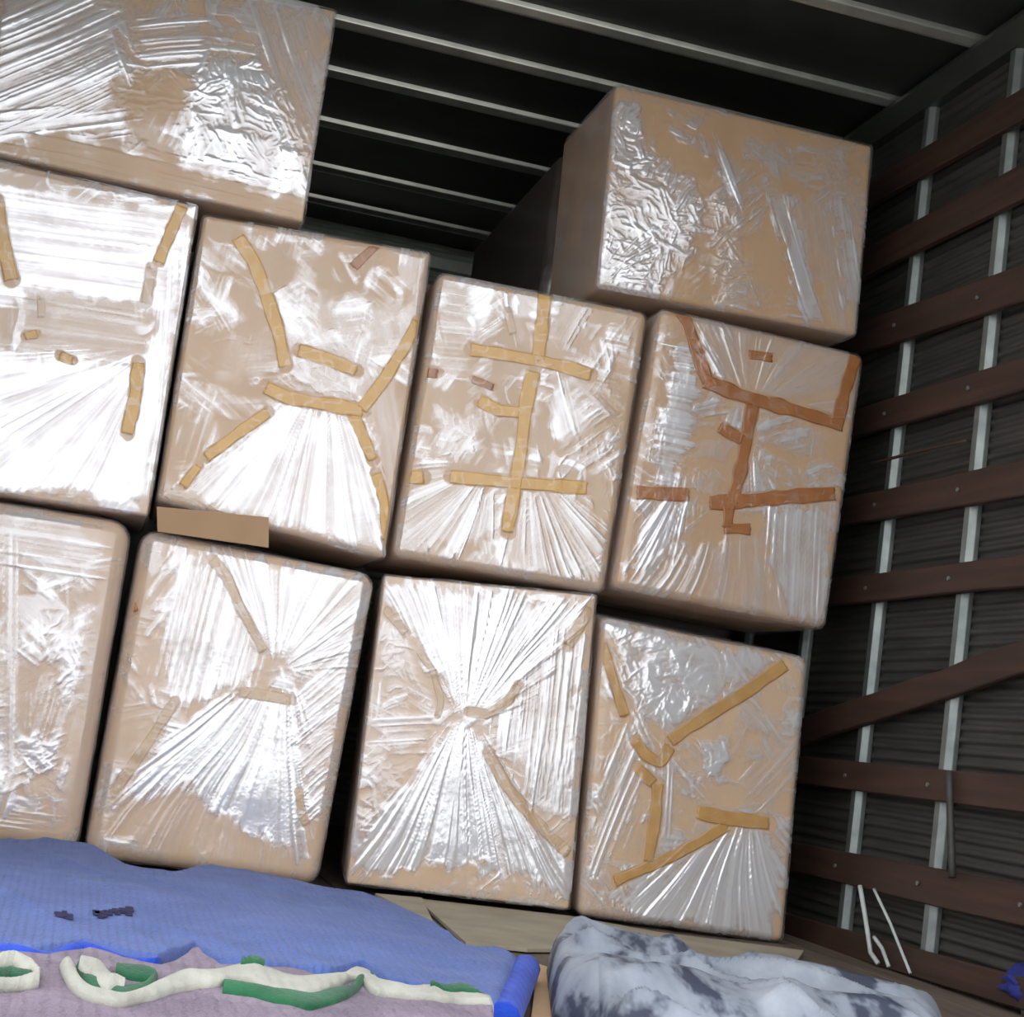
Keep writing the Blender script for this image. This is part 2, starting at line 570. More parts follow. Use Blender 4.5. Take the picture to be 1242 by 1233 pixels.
def tape(parent, pts, yf, fn, rect, mat, w=.030, seed=0, slump=None, label=None):
    P = np.array([at_y(*q, yf)[[0, 2]] for q in pts])
    if slump: P = P - np.stack(slump(P[:, 0], P[:, 1]), 1)
    seg = np.hypot(*np.diff(P, axis=0).T); cum = np.concatenate([[0], np.cumsum(seg)])
    n = max(6, int(cum[-1] / .005))
    t = np.linspace(0, cum[-1], n)
    x = np.interp(t, cum, P[:, 0]); z = np.interp(t, cum, P[:, 1])
    for _ in range(3):   # round the bends
        x[1:-1] = (x[:-2] + 2 * x[1:-1] + x[2:]) / 4; z[1:-1] = (z[:-2] + 2 * z[1:-1] + z[2:]) / 4
    dx, dz = np.gradient(x), np.gradient(z); l = np.hypot(dx, dz); dx, dz = dx / l, dz / l
    k = 9
    u = np.linspace(-.5, .5, k)
    ww = w * (.92 + .16 * (vn(t * 30, seed, 3) - .5) * 2)
    end = .004 * (vn(u * 16, seed, 9) - .5)     # torn ends
    X = x[:, None] - dz[:, None] * ww[:, None] * u; Z = z[:, None] + dx[:, None] * ww[:, None] * u
    X[0] += end * dx[0]; Z[0] += end * dz[0]; X[-1] += end * dx[-1]; Z[-1] += end * dz[-1]
    x0, x1, z0, z1 = rect
    X = np.clip(X, x0 + .008, x1 - .008); Z = np.clip(Z, z0 + .008, z1 - .008)
    h = fn(X, Z)[0]
    Y = yf - .0014 - h * .45
    if slump:
        sx, sz = slump(X, Z); X = X + sx; Z = Z + sz
    top = np.stack([X, Y, Z], -1).reshape(-1, 3)
    bot = top.copy(); bot[:, 1] += .0007
    Q1 = grid_quads(n, k); Q2 = grid_quads(n, k, n * k)[:, ::-1]
    b = np.concatenate([np.arange(k - 1), np.arange(n - 1) * k + k - 1, (n - 1) * k + np.arange(k - 1, 0, -1), np.arange(n - 1, 0, -1) * k])
    c = np.roll(b, -1)
    Q3 = np.stack([b, c, c + n * k, b + n * k], 1)
    o = link('packing_tape', mesh_np('packing_tape', np.concatenate([top, bot]), np.concatenate([Q1, Q2, Q3])), mat, parent)
    if label: o['label'] = label
    return o


def carton(label, rect, yf, depth, mat, base, regions, tapes, seed, r=.007, rise=0., sag=0., crinkle=1.0, step=.0023, skew=0.,
           group='film wrapped cartons in the stack'):
    quad = np.array(rect) + np.array([(.003, -.003), (-.003, -.003), (-.003, .002), (.003, .002)])
    X0, X1 = quad[[0, 3], 0].mean(), quad[[1, 2], 0].mean(); Z0, Z1 = quad[2:, 1].mean(), quad[:2, 1].mean()
    off = quad - np.array([(X0, Z1), (X1, Z1), (X1, Z0), (X0, Z0)])

    def slump(x, z):          # how the leaning, settled box departs from a true rectangle
        u, v = np.clip((x - X0) / (X1 - X0), 0, 1), np.clip((z - Z0) / (Z1 - Z0), 0, 1)
        w = [(1 - u) * v, u * v, u * (1 - v), (1 - u) * (1 - v)]
        return sum(a * o[0] for a, o in zip(w, off)), sum(a * o[1] for a, o in zip(w, off))

    def bend(V):
        dx, dz = slump(V[:, 0], V[:, 2])
        V = V.copy(); V[:, 0] += dx + skew * np.maximum(V[:, 1] - yf, 0); V[:, 2] += dz
        return V

    rect = (X0, X1, Z0, Z1)
    root = empty('wrapped_carton', None)
    tag(root, label, 'carton', group)
    fn = make_field(X0, X1, Z0, Z1, yf, base, regions, seed, crinkle, slump, tapes)
    V, Q, _ = shell(X0, X1, Z0, Z1, yf, depth, r, .02, None, rise, sag)
    link('cardboard_box', mesh_np('cardboard_box', bend(V), Q), mat, root)
    V, Q, lay = shell(X0, X1, Z0, Z1, yf, depth - .02, r + .001, step, fn, rise, sag, back=False, off=.003)
    fo = link('film_wrap', mesh_np('film_wrap', bend(V), Q, True, {'layer_sheen': lay}), M_FILM, root)
    for i, tp in enumerate(tapes):
        pts, mt = tp[0], tp[1]
        w = tp[2] if len(tp) > 2 else .031
        tape(root, pts, yf, fn, rect, mt, w, seed * 10 + i, slump)
    return root, fn


A, BR, FD = M_TAPE, M_TAPEB, M_TAPEP
HC = .37
cartons = {}

# ---- bottom row, left to right
cartons['F'] = carton('pale untaped carton at the left end of the bottom row',
    [(-.435, .726), (.056, .728), (.059, .012), (-.400, .012)], .0, .46, M_CARD2, .20, [
        dict(p=[(-60, 610), (120, 640), (118, 690), (70, 700), (0, 668), (-60, 660)], L=.62, mode='streak', d=((0, 640), (120, 660)), s=.022),
        dict(p=[(5, 660), (28, 670), (26, 780), (20, 935), (2, 935), (6, 800)], L=.62, mode='streak', d=((15, 660), (10, 930)), s=.012, len=3),
        dict(p=[(30, 745), (100, 755), (98, 798), (80, 848), (75, 800), (56, 795), (56, 775), (30, 765)], L=.68, mode='crinkle', s=.03),
        dict(p=[(28, 898), (70, 905), (60, 930), (40, 930)], L=.8, mode='crinkle', s=.03),
        dict(p=[(-60, 985), (70, 995), (70, 1012), (-60, 1010)], L=.5, mode='streak', d=((0, 990), (90, 1000)), s=.015),
        dict(p=[(120, 700), (150, 700), (110, 960), (80, 980)], L=.33, mode='streak', d=((135, 700), (95, 960)), s=.02),
    ], [], 101, r=.045)
cartons['G'] = carton('bottom row carton with rounded shoulders and faded tape, second from left',
    [(.078, .718), (.598, .700), (.574, .010), (.072, .012)], .0, .46, M_CARD2, .16, [
        dict(p=[(255, 668), (458, 705), (425, 800), (360, 815), (325, 790)], L=.78, mode='fan', o=(330, 815), up=1, s=.016),
        dict(p=[(212, 665), (262, 690), (320, 790), (300, 830), (215, 850), (195, 820)], L=.72, mode='streak', d=((255, 680), (215, 845)), s=.013),
        dict(p=[(260, 845), (352, 850), (372, 1045), (330, 1030), (230, 960), (155, 975), (180, 920)], L=.92, mode='fan', o=(345, 790), s=.013, a=.003),
        dict(p=[(150, 975), (230, 960), (330, 1030), (375, 1048), (370, 1062), (120, 1010)], L=.26, mode='fan', o=(345, 790), s=.012, a=.0035),
        dict(p=[(365, 850), (380, 790), (425, 745), (405, 900), (385, 985), (368, 985)], L=.72, mode='streak', d=((365, 900), (410, 860)), s=.010, len=8),
    ], [
        ([(258, 678), (275, 700), (290, 735), (305, 762), (320, 790)], FD, .022), ([(290, 838), (320, 843), (352, 848)], FD, .024),
        ([(212, 850), (180, 900), (135, 965)], FD, .024), ([(372, 1000), (365, 985), (362, 960)], FD, .02), ([(157, 728), (163, 742)], BR, .02), ([(104, 980), (110, 990)], BR, .018)],
    202, r=.034)
cartons['H'] = carton('bottom row carton whose silvery film is pinched to a knot mid-front',
    [(.612, .703), (1.112, .735), (1.146, .022), (.630, .022)], .0, .46, M_CARD2, .20, [
        dict(p=[(470, 712), (712, 738), (645, 830), (590, 868), (552, 868), (535, 810)], L=.85, mode='fan', o=(562, 880), up=1, s=.011, a=.003),
        dict(p=[(555, 875), (585, 900), (640, 985), (690, 1070), (600, 1055), (430, 1055), (450, 1000), (510, 940)], L=1.0, mode='fan', o=(565, 850), s=.013, a=.003),
        dict(p=[(467, 755), (500, 790), (505, 830), (462, 840)], L=.55, mode='crinkle', s=.03),
        dict(p=[(462, 868), (520, 875), (510, 905), (455, 900)], L=.62, mode='streak', d=((460, 880), (520, 882)), s=.018),
        dict(p=[(600, 875), (680, 770), (705, 770), (690, 980), (650, 970)], L=.74, mode='streak', d=((680, 800), (655, 960)), s=.012),
        dict(p=[(500, 1055), (590, 1045), (575, 1080), (430, 1070)], L=.10, mode='crinkle', s=.05),
        dict(p=[(455, 920), (495, 930), (440, 1010), (435, 990)], L=.45, mode='crinkle', s=.025),
    ], [
        ([(716, 738), (702, 760), (688, 782)], FD, .03), ([(592, 912), (612, 950), (640, 985), (668, 1015), (690, 1035)], FD, .028),
        ([(466, 738), (478, 752), (492, 768)], FD, .02), ([(508, 790), (525, 815), (535, 850), (530, 868)], FD, .016), ([(566, 862), (590, 866), (615, 850), (628, 830)], FD, .022)],
    303, r=.007, skew=.13)
cartons['I'] = carton('bottom row carton at the right end, amber tape meeting in a V',
    [(1.130, .686), (1.654, .667), (1.674, .004), (1.164, .012)], .0, .46, M_CARD, .16, [
        dict(p=[(742, 758), (935, 800), (800, 880), (770, 872)], L=0.78, mode='crinkle', s=.045, a=.0022),
        dict(p=[(752, 890), (778, 920), (770, 970), (725, 1060), (705, 1060)], L=0.65, mode='streak', d=((785, 900), (720, 1050)), s=.016),
        dict(p=[(775, 1075), (830, 1040), (880, 1010), (918, 1012), (945, 1050), (925, 1138), (760, 1105), (740, 1085)], L=1.00, mode='fan', o=(905, 960), s=.018, a=.003),
        dict(p=[(855, 905), (880, 895), (875, 940), (860, 930)], L=0.98, mode='crinkle', s=.03),
        dict(p=[(900, 950), (965, 890), (962, 930), (935, 985)], L=0.47, mode='streak', d=((910, 960), (960, 905)), s=.02, a=.003),
        dict(p=[(800, 920), (818, 925), (815, 1010), (800, 1020)], L=0.59, mode='streak', d=((810, 920), (805, 1010)), s=.02),
        dict(p=[(705, 1070), (760, 1110), (930, 1142), (700, 1105)], L=0.39, mode='crinkle'),
    ], [
        ([(730, 780), (742, 820), (757, 868)], M_TAPET, .026), ([(952, 805), (900, 842), (850, 872), (812, 898)], M_TAPET, .030),
        ([(770, 898), (782, 915), (800, 925), (812, 905)], M_TAPET, .030), ([(772, 930), (792, 950)], M_TAPET, .026), ([(797, 950), (795, 985), (786, 1045)], M_TAPET, .030),
        ([(745, 1068), (800, 1045), (850, 1020), (882, 1000)], M_TAPET, .026), ([(845, 985), (880, 992), (932, 998)], M_TAPET, .034)],
    404, r=.018, rise=.05, skew=.11)

# ---- middle row
cartons['A'] = carton('silvery over-wrapped carton at the left end of the middle row',
    [(-.440, 1.455), (.078, 1.447), (.086, .742), (-.435, .733)], .0, .46, M_CARD2, .22, [
        dict(p=[(-60, 225), (225, 255), (200, 365), (170, 368), (30, 360), (-60, 380)], L=.80, mode='streak', d=((0, 300), (200, 325)), s=.017, a=.002),
        dict(p=[(30, 352), (170, 372), (172, 440), (120, 440), (30, 430)], L=.42, mode='streak', d=((40, 390), (170, 410)), s=.02),
        dict(p=[(-80, 430), (185, 440), (170, 600), (110, 600), (-90, 585)], L=.82, mode='fan', o=(190, 420), s=.016, side=-1),
        dict(p=[(195, 360), (222, 280), (205, 480), (178, 600), (165, 600)], L=.75, mode='streak', d=((210, 300), (180, 590)), s=.014),
        dict(p=[(-90, 600), (100, 600), (120, 622), (-90, 608)], L=.15, mode='crinkle'),
    ], [
        ([(-4, 245), (2, 290), (14, 340)], A, .034), ([(221, 250), (208, 280), (192, 318)], A, .026), ([(184, 325), (180, 350), (177, 368)], FD, .026),
        ([(168, 440), (164, 480), (154, 526)], A, .030), ([(50, 362), (50, 385)], FD, .018), ([(30, 408), (45, 405)], A, .02), ([(72, 432), (88, 438)], A, .022)],
    505, r=.007)
cartons['B'] = carton('middle row carton with amber tape in an hourglass shape',
    [(.090, 1.430), (.612, 1.452), (.612, .735), (.096, .780)], .0, .46, M_CARD, .13, [
        dict(p=[(328, 352), (400, 362), (512, 372), (492, 415), (440, 480), (360, 470), (348, 440)], L=.52, mode='crinkle', s=.03, a=.0028),
        dict(p=[(345, 495), (435, 505), (455, 580), (462, 665), (330, 640), (205, 600), (245, 575)], L=.78, mode='fan', o=(395, 440), s=.016, a=.0028),
        dict(p=[(195, 590), (330, 640), (465, 668), (465, 680), (190, 606)], L=.3, mode='crinkle'),
        dict(p=[(450, 500), (475, 450), (490, 640), (470, 640)], L=.3, mode='streak', d=((455, 500), (478, 640)), s=.02),
        dict(p=[(500, 310), (522, 310), (515, 380), (500, 390)], L=.45, mode='streak', d=((520, 310), (510, 380)), s=.012),
        dict(p=[(262, 350), (290, 385), (280, 392), (258, 365)], L=.5, mode='crinkle', s=.03),
        dict(p=[(272, 420), (335, 405), (330, 450), (255, 470)], L=.30, mode='crinkle', s=.035),
    ], [
        ([(288, 288), (308, 318), (325, 365), (338, 405), (346, 445)], A, .031), ([(507, 390), (485, 430), (465, 462), (438, 496)], A, .028),
        ([(322, 470), (350, 483), (395, 490), (440, 498)], A, .034), ([(325, 500), (285, 528), (250, 555)], A, .026), ([(240, 565), (222, 590)], A, .022),
        ([(428, 503), (440, 530), (452, 558)], A, .028), ([(455, 575), (465, 605), (470, 655)], A, .026), ([(362, 425), (395, 435), (432, 450)], A, .030),
        ([(458, 296), (445, 308), (428, 324)], BR, .022)],
    606, r=.012)
cartons['C'] = carton('middle row carton with amber tape crossed like a ladder',
    [(.634, 1.413), (1.149, 1.419), (1.131, .742), (.626, .744)], .0, .46, M_CARD, .17, [
        dict(p=[(536, 345), (572, 345), (560, 455), (528, 450)], L=.45, mode='streak', d=((536, 400), (575, 405)), s=.018),
        dict(p=[(530, 500), (575, 515), (565, 550), (535, 550)], L=.55, mode='crinkle', s=.03),
        dict(p=[(515, 560), (600, 600), (605, 640), (540, 665), (490, 665), (495, 620)], L=.58, mode='fan', o=(600, 560), s=.016),
        dict(p=[(640, 605), (690, 600), (730, 640), (725, 712), (640, 690), (600, 670)], L=.60, mode='fan', o=(640, 560), s=.016),
        dict(p=[(680, 455), (716, 528), (672, 528)], L=.7, mode='streak', d=((682, 460), (700, 525)), s=.03),
        dict(p=[(690, 440), (760, 495), (735, 500)], L=.3, mode='streak', d=((690, 445), (755, 500)), s=.02),
        dict(p=[(668, 360), (715, 370), (690, 420), (670, 420)], L=.42, mode='streak', d=((705, 370), (675, 420)), s=.02),
        dict(p=[(480, 665), (730, 712), (728, 722), (480, 676)], L=.35, mode='streak', d=((600, 650), (605, 690)), s=.02),
    ], [
        ([(661, 352), (657, 395), (652, 438)], A, .034), ([(646, 450), (638, 490), (632, 545), (624, 592), (615, 645)], A, .036),
        ([(570, 424), (610, 430), (655, 438), (690, 446), (716, 455)], A, .032), ([(546, 578), (620, 585), (712, 592)], A, .032),
        ([(505, 451), (530, 453)], BR, .026), ([(488, 579), (514, 579)], A, .03), ([(580, 486), (605, 498), (630, 500)], A, .030),
        ([(572, 460), (598, 470)], BR, .018), ([(615, 378), (622, 405)], FD, .02)],
    707, r=.020)
cartons['D'] = carton('middle row carton at the right end with dark orange-brown tape',
    [(1.172, 1.438), (1.712, 1.426), (1.692, .742), (1.146, .756)], .0, .46, M_CARD3, .13, [
        dict(p=[(838, 376), (1030, 425), (1012, 505), (960, 490), (868, 455)], L=0.39, mode='fan', o=(905, 500), up=1, s=.03),
        dict(p=[(840, 372), (870, 385), (890, 430), (865, 452)], L=0.65, mode='streak', d=((845, 380), (880, 440)), s=.02),
        dict(p=[(818, 420), (846, 425), (832, 520), (815, 590), (795, 590), (808, 500)], L=0.81, mode='streak', d=((800, 500), (850, 508)), s=.016, a=.003),
        dict(p=[(780, 612), (830, 612), (800, 690), (772, 690)], L=0.81, mode='fan', o=(850, 540), s=.016),
        dict(p=[(915, 545), (940, 610), (905, 610)], L=0.68, mode='fan', o=(910, 530), s=.016),
        dict(p=[(930, 620), (1012, 615), (1003, 752), (950, 745), (925, 700)], L=0.83, mode='streak', d=((960, 620), (955, 750)), s=.022, a=.003),
        dict(p=[(790, 690), (925, 650), (950, 745), (890, 735), (775, 712)], L=0.44, mode='fan', o=(905, 520), s=.022, a=.0035),
    ], [
        ([(820, 366), (834, 392), (846, 430), (858, 464)], BR, .034), ([(853, 462), (905, 482), (960, 497), (1022, 516)], BR, .038),
        ([(1037, 432), (1025, 470), (1014, 515)], BR, .036), ([(912, 490), (905, 530), (898, 570), (888, 608)], BR, .036),
        ([(772, 597), (803, 599), (836, 600)], BR, .034), ([(860, 610), (910, 607), (960, 602), (1012, 599)], BR, .036),
        ([(872, 518), (900, 534)], BR, .032), ([(884, 612), (882, 640)], BR, .03), ([(878, 640), (910, 642)], BR, .028), ([(908, 430), (936, 434)], BR, .024)],
    808, r=.020)

# ---- top row
cartons['T'] = carton('untaped carton alone at the top left of the stack',
    [(-.420, 1.973), (.309, 1.967), (.313, 1.456), (-.425, 1.463)], .0, .46, M_CARD, .20, [
        dict(p=[(20, -60), (140, 20), (130, 130), (0, 180), (-20, 150)], L=0.75, mode='streak', d=((10, 120), (140, 60)), s=.02),
        dict(p=[(0, 140), (150, 140), (150, 155), (60, 160), (0, 175)], L=0.88, mode='streak', d=((0, 160), (150, 140)), s=.02),
        dict(p=[(160, 90), (235, 95), (225, 150), (150, 150)], L=0.05, mode='crinkle', s=.05),
        dict(p=[(165, 15), (245, 25), (240, 90), (180, 75)], L=0.69, mode='streak', d=((165, 40), (245, 35)), s=.022),
        dict(p=[(240, 90), (300, 70), (360, 130), (370, 235), (215, 190)], L=0.83, mode='crinkle', s=.032, a=.0032),
        dict(p=[(300, 10), (398, 30), (375, 215), (340, 150)], L=0.56, mode='streak', d=((310, 20), (375, 200)), s=.022),
        dict(p=[(-20, 178), (200, 230), (368, 270), (370, 250), (215, 200), (60, 165)], L=0.08, mode='streak', d=((0, 180), (200, 225)), s=.03),
    ], [], 909, r=.007)
cartons['E'] = carton('brown wrapped carton alone at the top right of the stack beside the slatted wall',
    [(.988, 1.956), (1.674, 1.959), (1.686, 1.466), (1.010, 1.450)], .0, .44, M_CARD3, .07, [
        dict(p=[(748, 115), (770, 140), (800, 200), (850, 225), (840, 300), (800, 345), (722, 355)], L=0.60, mode='crinkle', s=.024, a=.0032),
        dict(p=[(725, 300), (790, 300), (790, 350), (722, 356)], L=0.78, mode='fan', o=(722, 330), side=1, s=.02),
        dict(p=[(860, 175), (888, 200), (890, 245), (880, 250), (876, 205)], L=0.65, mode='streak', d=((865, 180), (885, 240)), s=.02),
        dict(p=[(934, 240), (965, 245), (975, 310), (990, 385), (978, 388), (955, 300)], L=0.81, mode='streak', d=((945, 245), (985, 385)), s=.03),
        dict(p=[(960, 250), (1040, 240), (1040, 400), (1010, 390)], L=0.39, mode='streak', d=((1015, 250), (1035, 390)), s=.03),
        dict(p=[(1012, 245), (1030, 250), (1040, 360), (1025, 365)], L=0.75, mode='streak', d=((1018, 245), (1035, 365)), s=.02),
        dict(p=[(870, 240), (895, 260), (900, 370), (870, 370)], L=0.36, mode='crinkle', s=.02, a=.003),
    ], [], 111, r=.012)

# loose flap hanging below the hourglass carton
Pq = [at_y(*q) for q in ((190, 614, -.05), (326, 627, -.05), (326, 664, -.012), (192, 640, -.012))]
Pq[3] = Pq[0] + (Pq[2] - Pq[1]) * .8
m = MB(); V = [tuple(p) for p in Pq] + [tuple(p + np.array([0, .005, 0])) for p in Pq]
m.v = V; m.f = [(0, 1, 2, 3), (7, 6, 5, 4), (0, 4, 5, 1), (1, 5, 6, 2), (2, 6, 7, 3), (3, 7, 4, 0)]
m.build('bottom_flap', M_CARD3, cartons['B'][0], False, .001)  # browner board puts the shade of the downward-facing flap into its colour

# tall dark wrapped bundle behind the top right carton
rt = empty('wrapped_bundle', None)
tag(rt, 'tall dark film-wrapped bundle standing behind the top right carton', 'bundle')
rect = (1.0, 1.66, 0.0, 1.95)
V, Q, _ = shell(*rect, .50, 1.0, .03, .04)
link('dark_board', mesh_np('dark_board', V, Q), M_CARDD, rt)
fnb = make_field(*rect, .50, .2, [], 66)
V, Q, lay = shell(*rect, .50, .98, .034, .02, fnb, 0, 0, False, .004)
link('film_wrap', mesh_np('film_wrap', V, Q, True, {'layer_sheen': lay * .35}), M_FILM, rt)


# ------------------------------------------------------------ cloths in front of the stack
def curve_pts(px, n, z):
    P = np.array([at_z(*q, z)[:2] for q in px])
    c = np.concatenate([[0], np.cumsum(np.hypot(*np.diff(P, axis=0).T))])
    t = np.linspace(0, c[-1], n)
    return np.stack([np.interp(t, c, P[:, 0]), np.interp(t, c, P[:, 1])], 1)


def cloth(name, far, near, z, mat, hfn, thick=.012, n=160, mm=90, parent=None, edge_round=.03, zmin=0.):
    """cloth between a far and a near edge (photo points on the plane z), with folds from hfn(x,y,u,v)"""
    F, Nn = curve_pts(far, n, z), curve_pts(near, n, z)
    v = np.linspace(0, 1, mm)[None, :, None]
    XY = Nn[:, None] * (1 - v) + F[:, None] * v
    u = np.linspace(0, 1, n)[:, None]; vv = v[..., 0]
    X, Y = XY[..., 0], XY[..., 1]
    h = hfn(X, Y, u + 0 * vv, vv + 0 * u)
    # the hem rolls down at all four edges
    e = np.minimum(np.minimum(u, 1 - u) * 2.0, np.minimum(vv, 1 - vv) * 1.0) + 0 * X
    rl = np.sqrt(np.clip(1 - (1 - np.clip(e / edge_round, 0, 1)) ** 2, 0, 1))
    Z = z * rl * 1.0 + h * rl
    top = np.stack([X, Y, np.maximum(Z, zmin + .003)], -1).reshape(-1, 3)
    bot = top.copy(); bot[:, 2] = np.maximum(bot[:, 2] - thick, zmin + .0005)
    k = mm
    Q1 = grid_quads(n, k); Q2 = grid_quads(n, k, n * k)[:, ::-1]
    b = np.concatenate([np.arange(k - 1), np.arange(n - 1) * k + k - 1, (n - 1) * k + np.arange(k - 1, 0, -1), np.arange(n - 1, 0, -1) * k])
    c = np.roll(b, -1)
    Q3 = np.stack([b, c, c + n * k, b + n * k], 1)
    me = mesh_np(name, np.concatenate([top, bot]), np.concatenate([Q1, Q2, Q3]))
    return link(name, me, mat, parent), X, Y, Z


def towel_mat(name, c0, c1, wave=260, bs=.5):
    m, nt, b = mat_new(name)
    nt.links.new(ramp(nt, noise(nt, 12, 4), c0, c1), b.inputs['Base Color'])
    b.inputs['Roughness'].default_value = .95; b.inputs['Specular IOR Level'].default_value = .1
    b.inputs['Sheen Weight'].default_value = .15
    tc = nt.nodes.new('ShaderNodeTexCoord'); w = nt.nodes.new('ShaderNodeTexWave')
    w.inputs['Scale'].default_value = wave / 10; w.inputs['Distortion'].default_value = 2.5
    w.inputs['Detail'].default_value = 2; w.inputs['Detail Scale'].default_value = 3
    nt.links.new(tc.outputs['Object'], w.inputs['Vector'])
    ad = nt.nodes.new('ShaderNodeMath'); ad.operation = 'ADD'
    nt.links.new(w.outputs['Fac'], ad.inputs[0]); nt.links.new(noise(nt, 300, 2), ad.inputs[1])
    bump(nt, b, ad.outputs[0], bs, .004)
    return m


M_BLUE = towel_mat('blue_towelling', (.07, .115, .33), (.10, .155, .41))
M_HEM = towel_mat('saturated_blue_hem', (.012, .05, .42), (.025, .08, .55), 200, .3)
M_MAUVE = towel_mat('mauve_towelling', (.16, .125, .175), (.27, .215, .28), 180, .8)
M_WHITE = towel_mat('white_trim_cloth', (.33, .33, .29), (.46, .46, .40), 200, .3)
M_GREEN = towel_mat('green_trim_cloth', (.012, .07, .035), (.03, .14, .065), 200, .3)
M_INK = simple('dark_ink', (.012, .012, .05), (.02, .02, .08), 30, .8, 0, None, 0)

bl = empty('blue_blanket', None)
tag(bl, 'ribbed blue blanket spread on the floor in front of the left cartons', 'blanket')


def hblue(X, Y, u, v):
    return (.030 * (fbm(X * 4, Y * 2.2, 5, 2) - .5) + .018 * np.sin(X * 9 + Y * 2.5 + 1) * v * (1 - v) * 2
            + .006 * ridge(X * 11 + Y * 4, Y * 3, 6))


ZB = .05
far = [(-60, 1012), (0, 1014), (60, 1015), (105, 1022), (150, 1042), (205, 1056), (255, 1050), (300, 1052), (380, 1072), (440, 1082), (480, 1092), (520, 1115), (565, 1145), (640, 1156)]
near = [(-60, 1134), (0, 1136), (40, 1147), (100, 1138), (150, 1148), (195, 1157), (236, 1140), (265, 1160), (330, 1168), (400, 1172), (440, 1164), (470, 1184), (530, 1198), (570, 1206), (612, 1216)]
o, BX, BY, BZ = cloth('blanket_body', far, near, ZB, M_BLUE, hblue, .014, 220, 140, bl)


def hem(name, path_xyz, r, mat, parent, n=10):
    m = MB(); m.tube(path_xyz, r, n); return m.build(name, mat, parent, True)


P = [(BX[-1, k], BY[-1, k], .026) for k in range(0, 140, 6)]
hem('hem', P, .024, M_HEM, bl)
P = [(BX[k, 0], BY[k, 0] + .006, .026 - .004 * math.sin(k * .25)) for k in range(8, 66, 3)]
hem('hem', P, .017, M_HEM, bl)

# small dark printed marks on the blue blanket
def surf_z(x, y):
    d = (BX - x) ** 2 + (BY - y) ** 2
    i = np.unravel_index(np.argmin(d), d.shape)
    return BZ[i]


rnd = random.Random(4)
for (a, b) in (((70, 1108), (88, 1108)), ((116, 1108), (162, 1104))):
    m = MB()
    L = b[0] - a[0]
    for k in range(int(L / 3)):
        px = a[0] + k * 3 + rnd.uniform(-1, 1); py = a[1] + (b[1] - a[1]) * k * 3 / L + rnd.uniform(-3, 2)
        p = at_z(px, py, ZB); z = surf_z(p[0], p[1]) + .0015
        w, l = .003 + rnd.random() * .003, .010 + rnd.random() * .02
        m.box((p[0] - w, p[1] - l, z - .001), (p[0] + w, p[1] + l, z + .0004))
    m.build('printed_mark', M_INK, bl)

# mauve towel with a white and green scalloped border
mv = empty('mauve_towel', None)
tag(mv, 'mauve towel with white and green wavy border lying at the bottom left', 'towel')


def hmauve(X, Y, u, v):
    return .020 * (fbm(X * 7, Y * 5, 15, 3) - .5) + .006 * (ridge(X * 14, Y * 8, 16) - .5)


ZM = .06
far = [(-60, 1150), (0, 1150), (60, 1156), (110, 1142), (150, 1158), (195, 1167), (236, 1148), (265, 1168), (330, 1176), (400, 1180), (440, 1172), (470, 1192), (560, 1206), (602, 1222)]
near = [(-80, 1330), (0, 1330), (100, 1330), (300, 1330), (450, 1330), (610, 1300)]
o, MX, MY, MZ = cloth('towel_body', far, near, ZM, M_MAUVE, hmauve, .014, 220, 120, mv, .02)


def m_z(x, y):
    d = (MX - x) ** 2 + (MY - y) ** 2
    return MZ[np.unravel_index(np.argmin(d), d.shape)]


def ribbon(name, px, wpx, mat, parent, up=.006, th=.004, seed=1):
    n = 90
    P = np.array(px, float); c = np.concatenate([[0], np.cumsum(np.hypot(*np.diff(P, axis=0).T))])
    t = np.linspace(0, c[-1], n)
    X, Y = np.interp(t, c, P[:, 0]), np.interp(t, c, P[:, 1])
    for _ in range(4):
        Y[1:-1] = (Y[:-2] + 2 * Y[1:-1] + Y[2:]) / 4; X[1:-1] = (X[:-2] + 2 * X[1:-1] + X[2:]) / 4
    W = np.interp(t, c, np.broadcast_to(np.asarray(wpx, float), (len(P),))) * (.7 + .6 * vn(t * .03, seed, 8))
    Y = Y + 5 * (vn(t * .035, seed, 9) - .5)
    dx, dy = np.gradient(X), np.gradient(Y); l = np.hypot(dx, dy) + 1e-9; dx /= l; dy /= l
    k = 7
    V = []
    for i in range(n):
        for j in range(k):
            s = (j / (k - 1) - .5) * W[i]
            q = at_z(X[i] - dy[i] * s, Y[i] + dx[i] * s, ZM)
            z = m_z(q[0], q[1]) + up + th * (1 - (2 * j / (k - 1) - 1) ** 2)
            V.append((q[0], q[1], z))
    V = np.array(V); bot = V.copy(); bot[:, 2] -= .012
    Q1 = grid_quads(n, k); Q2 = grid_quads(n, k, n * k)[:, ::-1]
    b = np.concatenate([np.arange(k - 1), np.arange(n - 1) * k + k - 1, (n - 1) * k + np.arange(k - 1, 0, -1), np.arange(n - 1, 0, -1) * k])
    c2 = np.roll(b, -1)
    Q3 = np.stack([b, c2, c2 + n * k, b + n * k], 1)
    return link(name, mesh_np(name, np.concatenate([V, bot]), np.concatenate([Q1, Q2, Q3])), mat, parent)


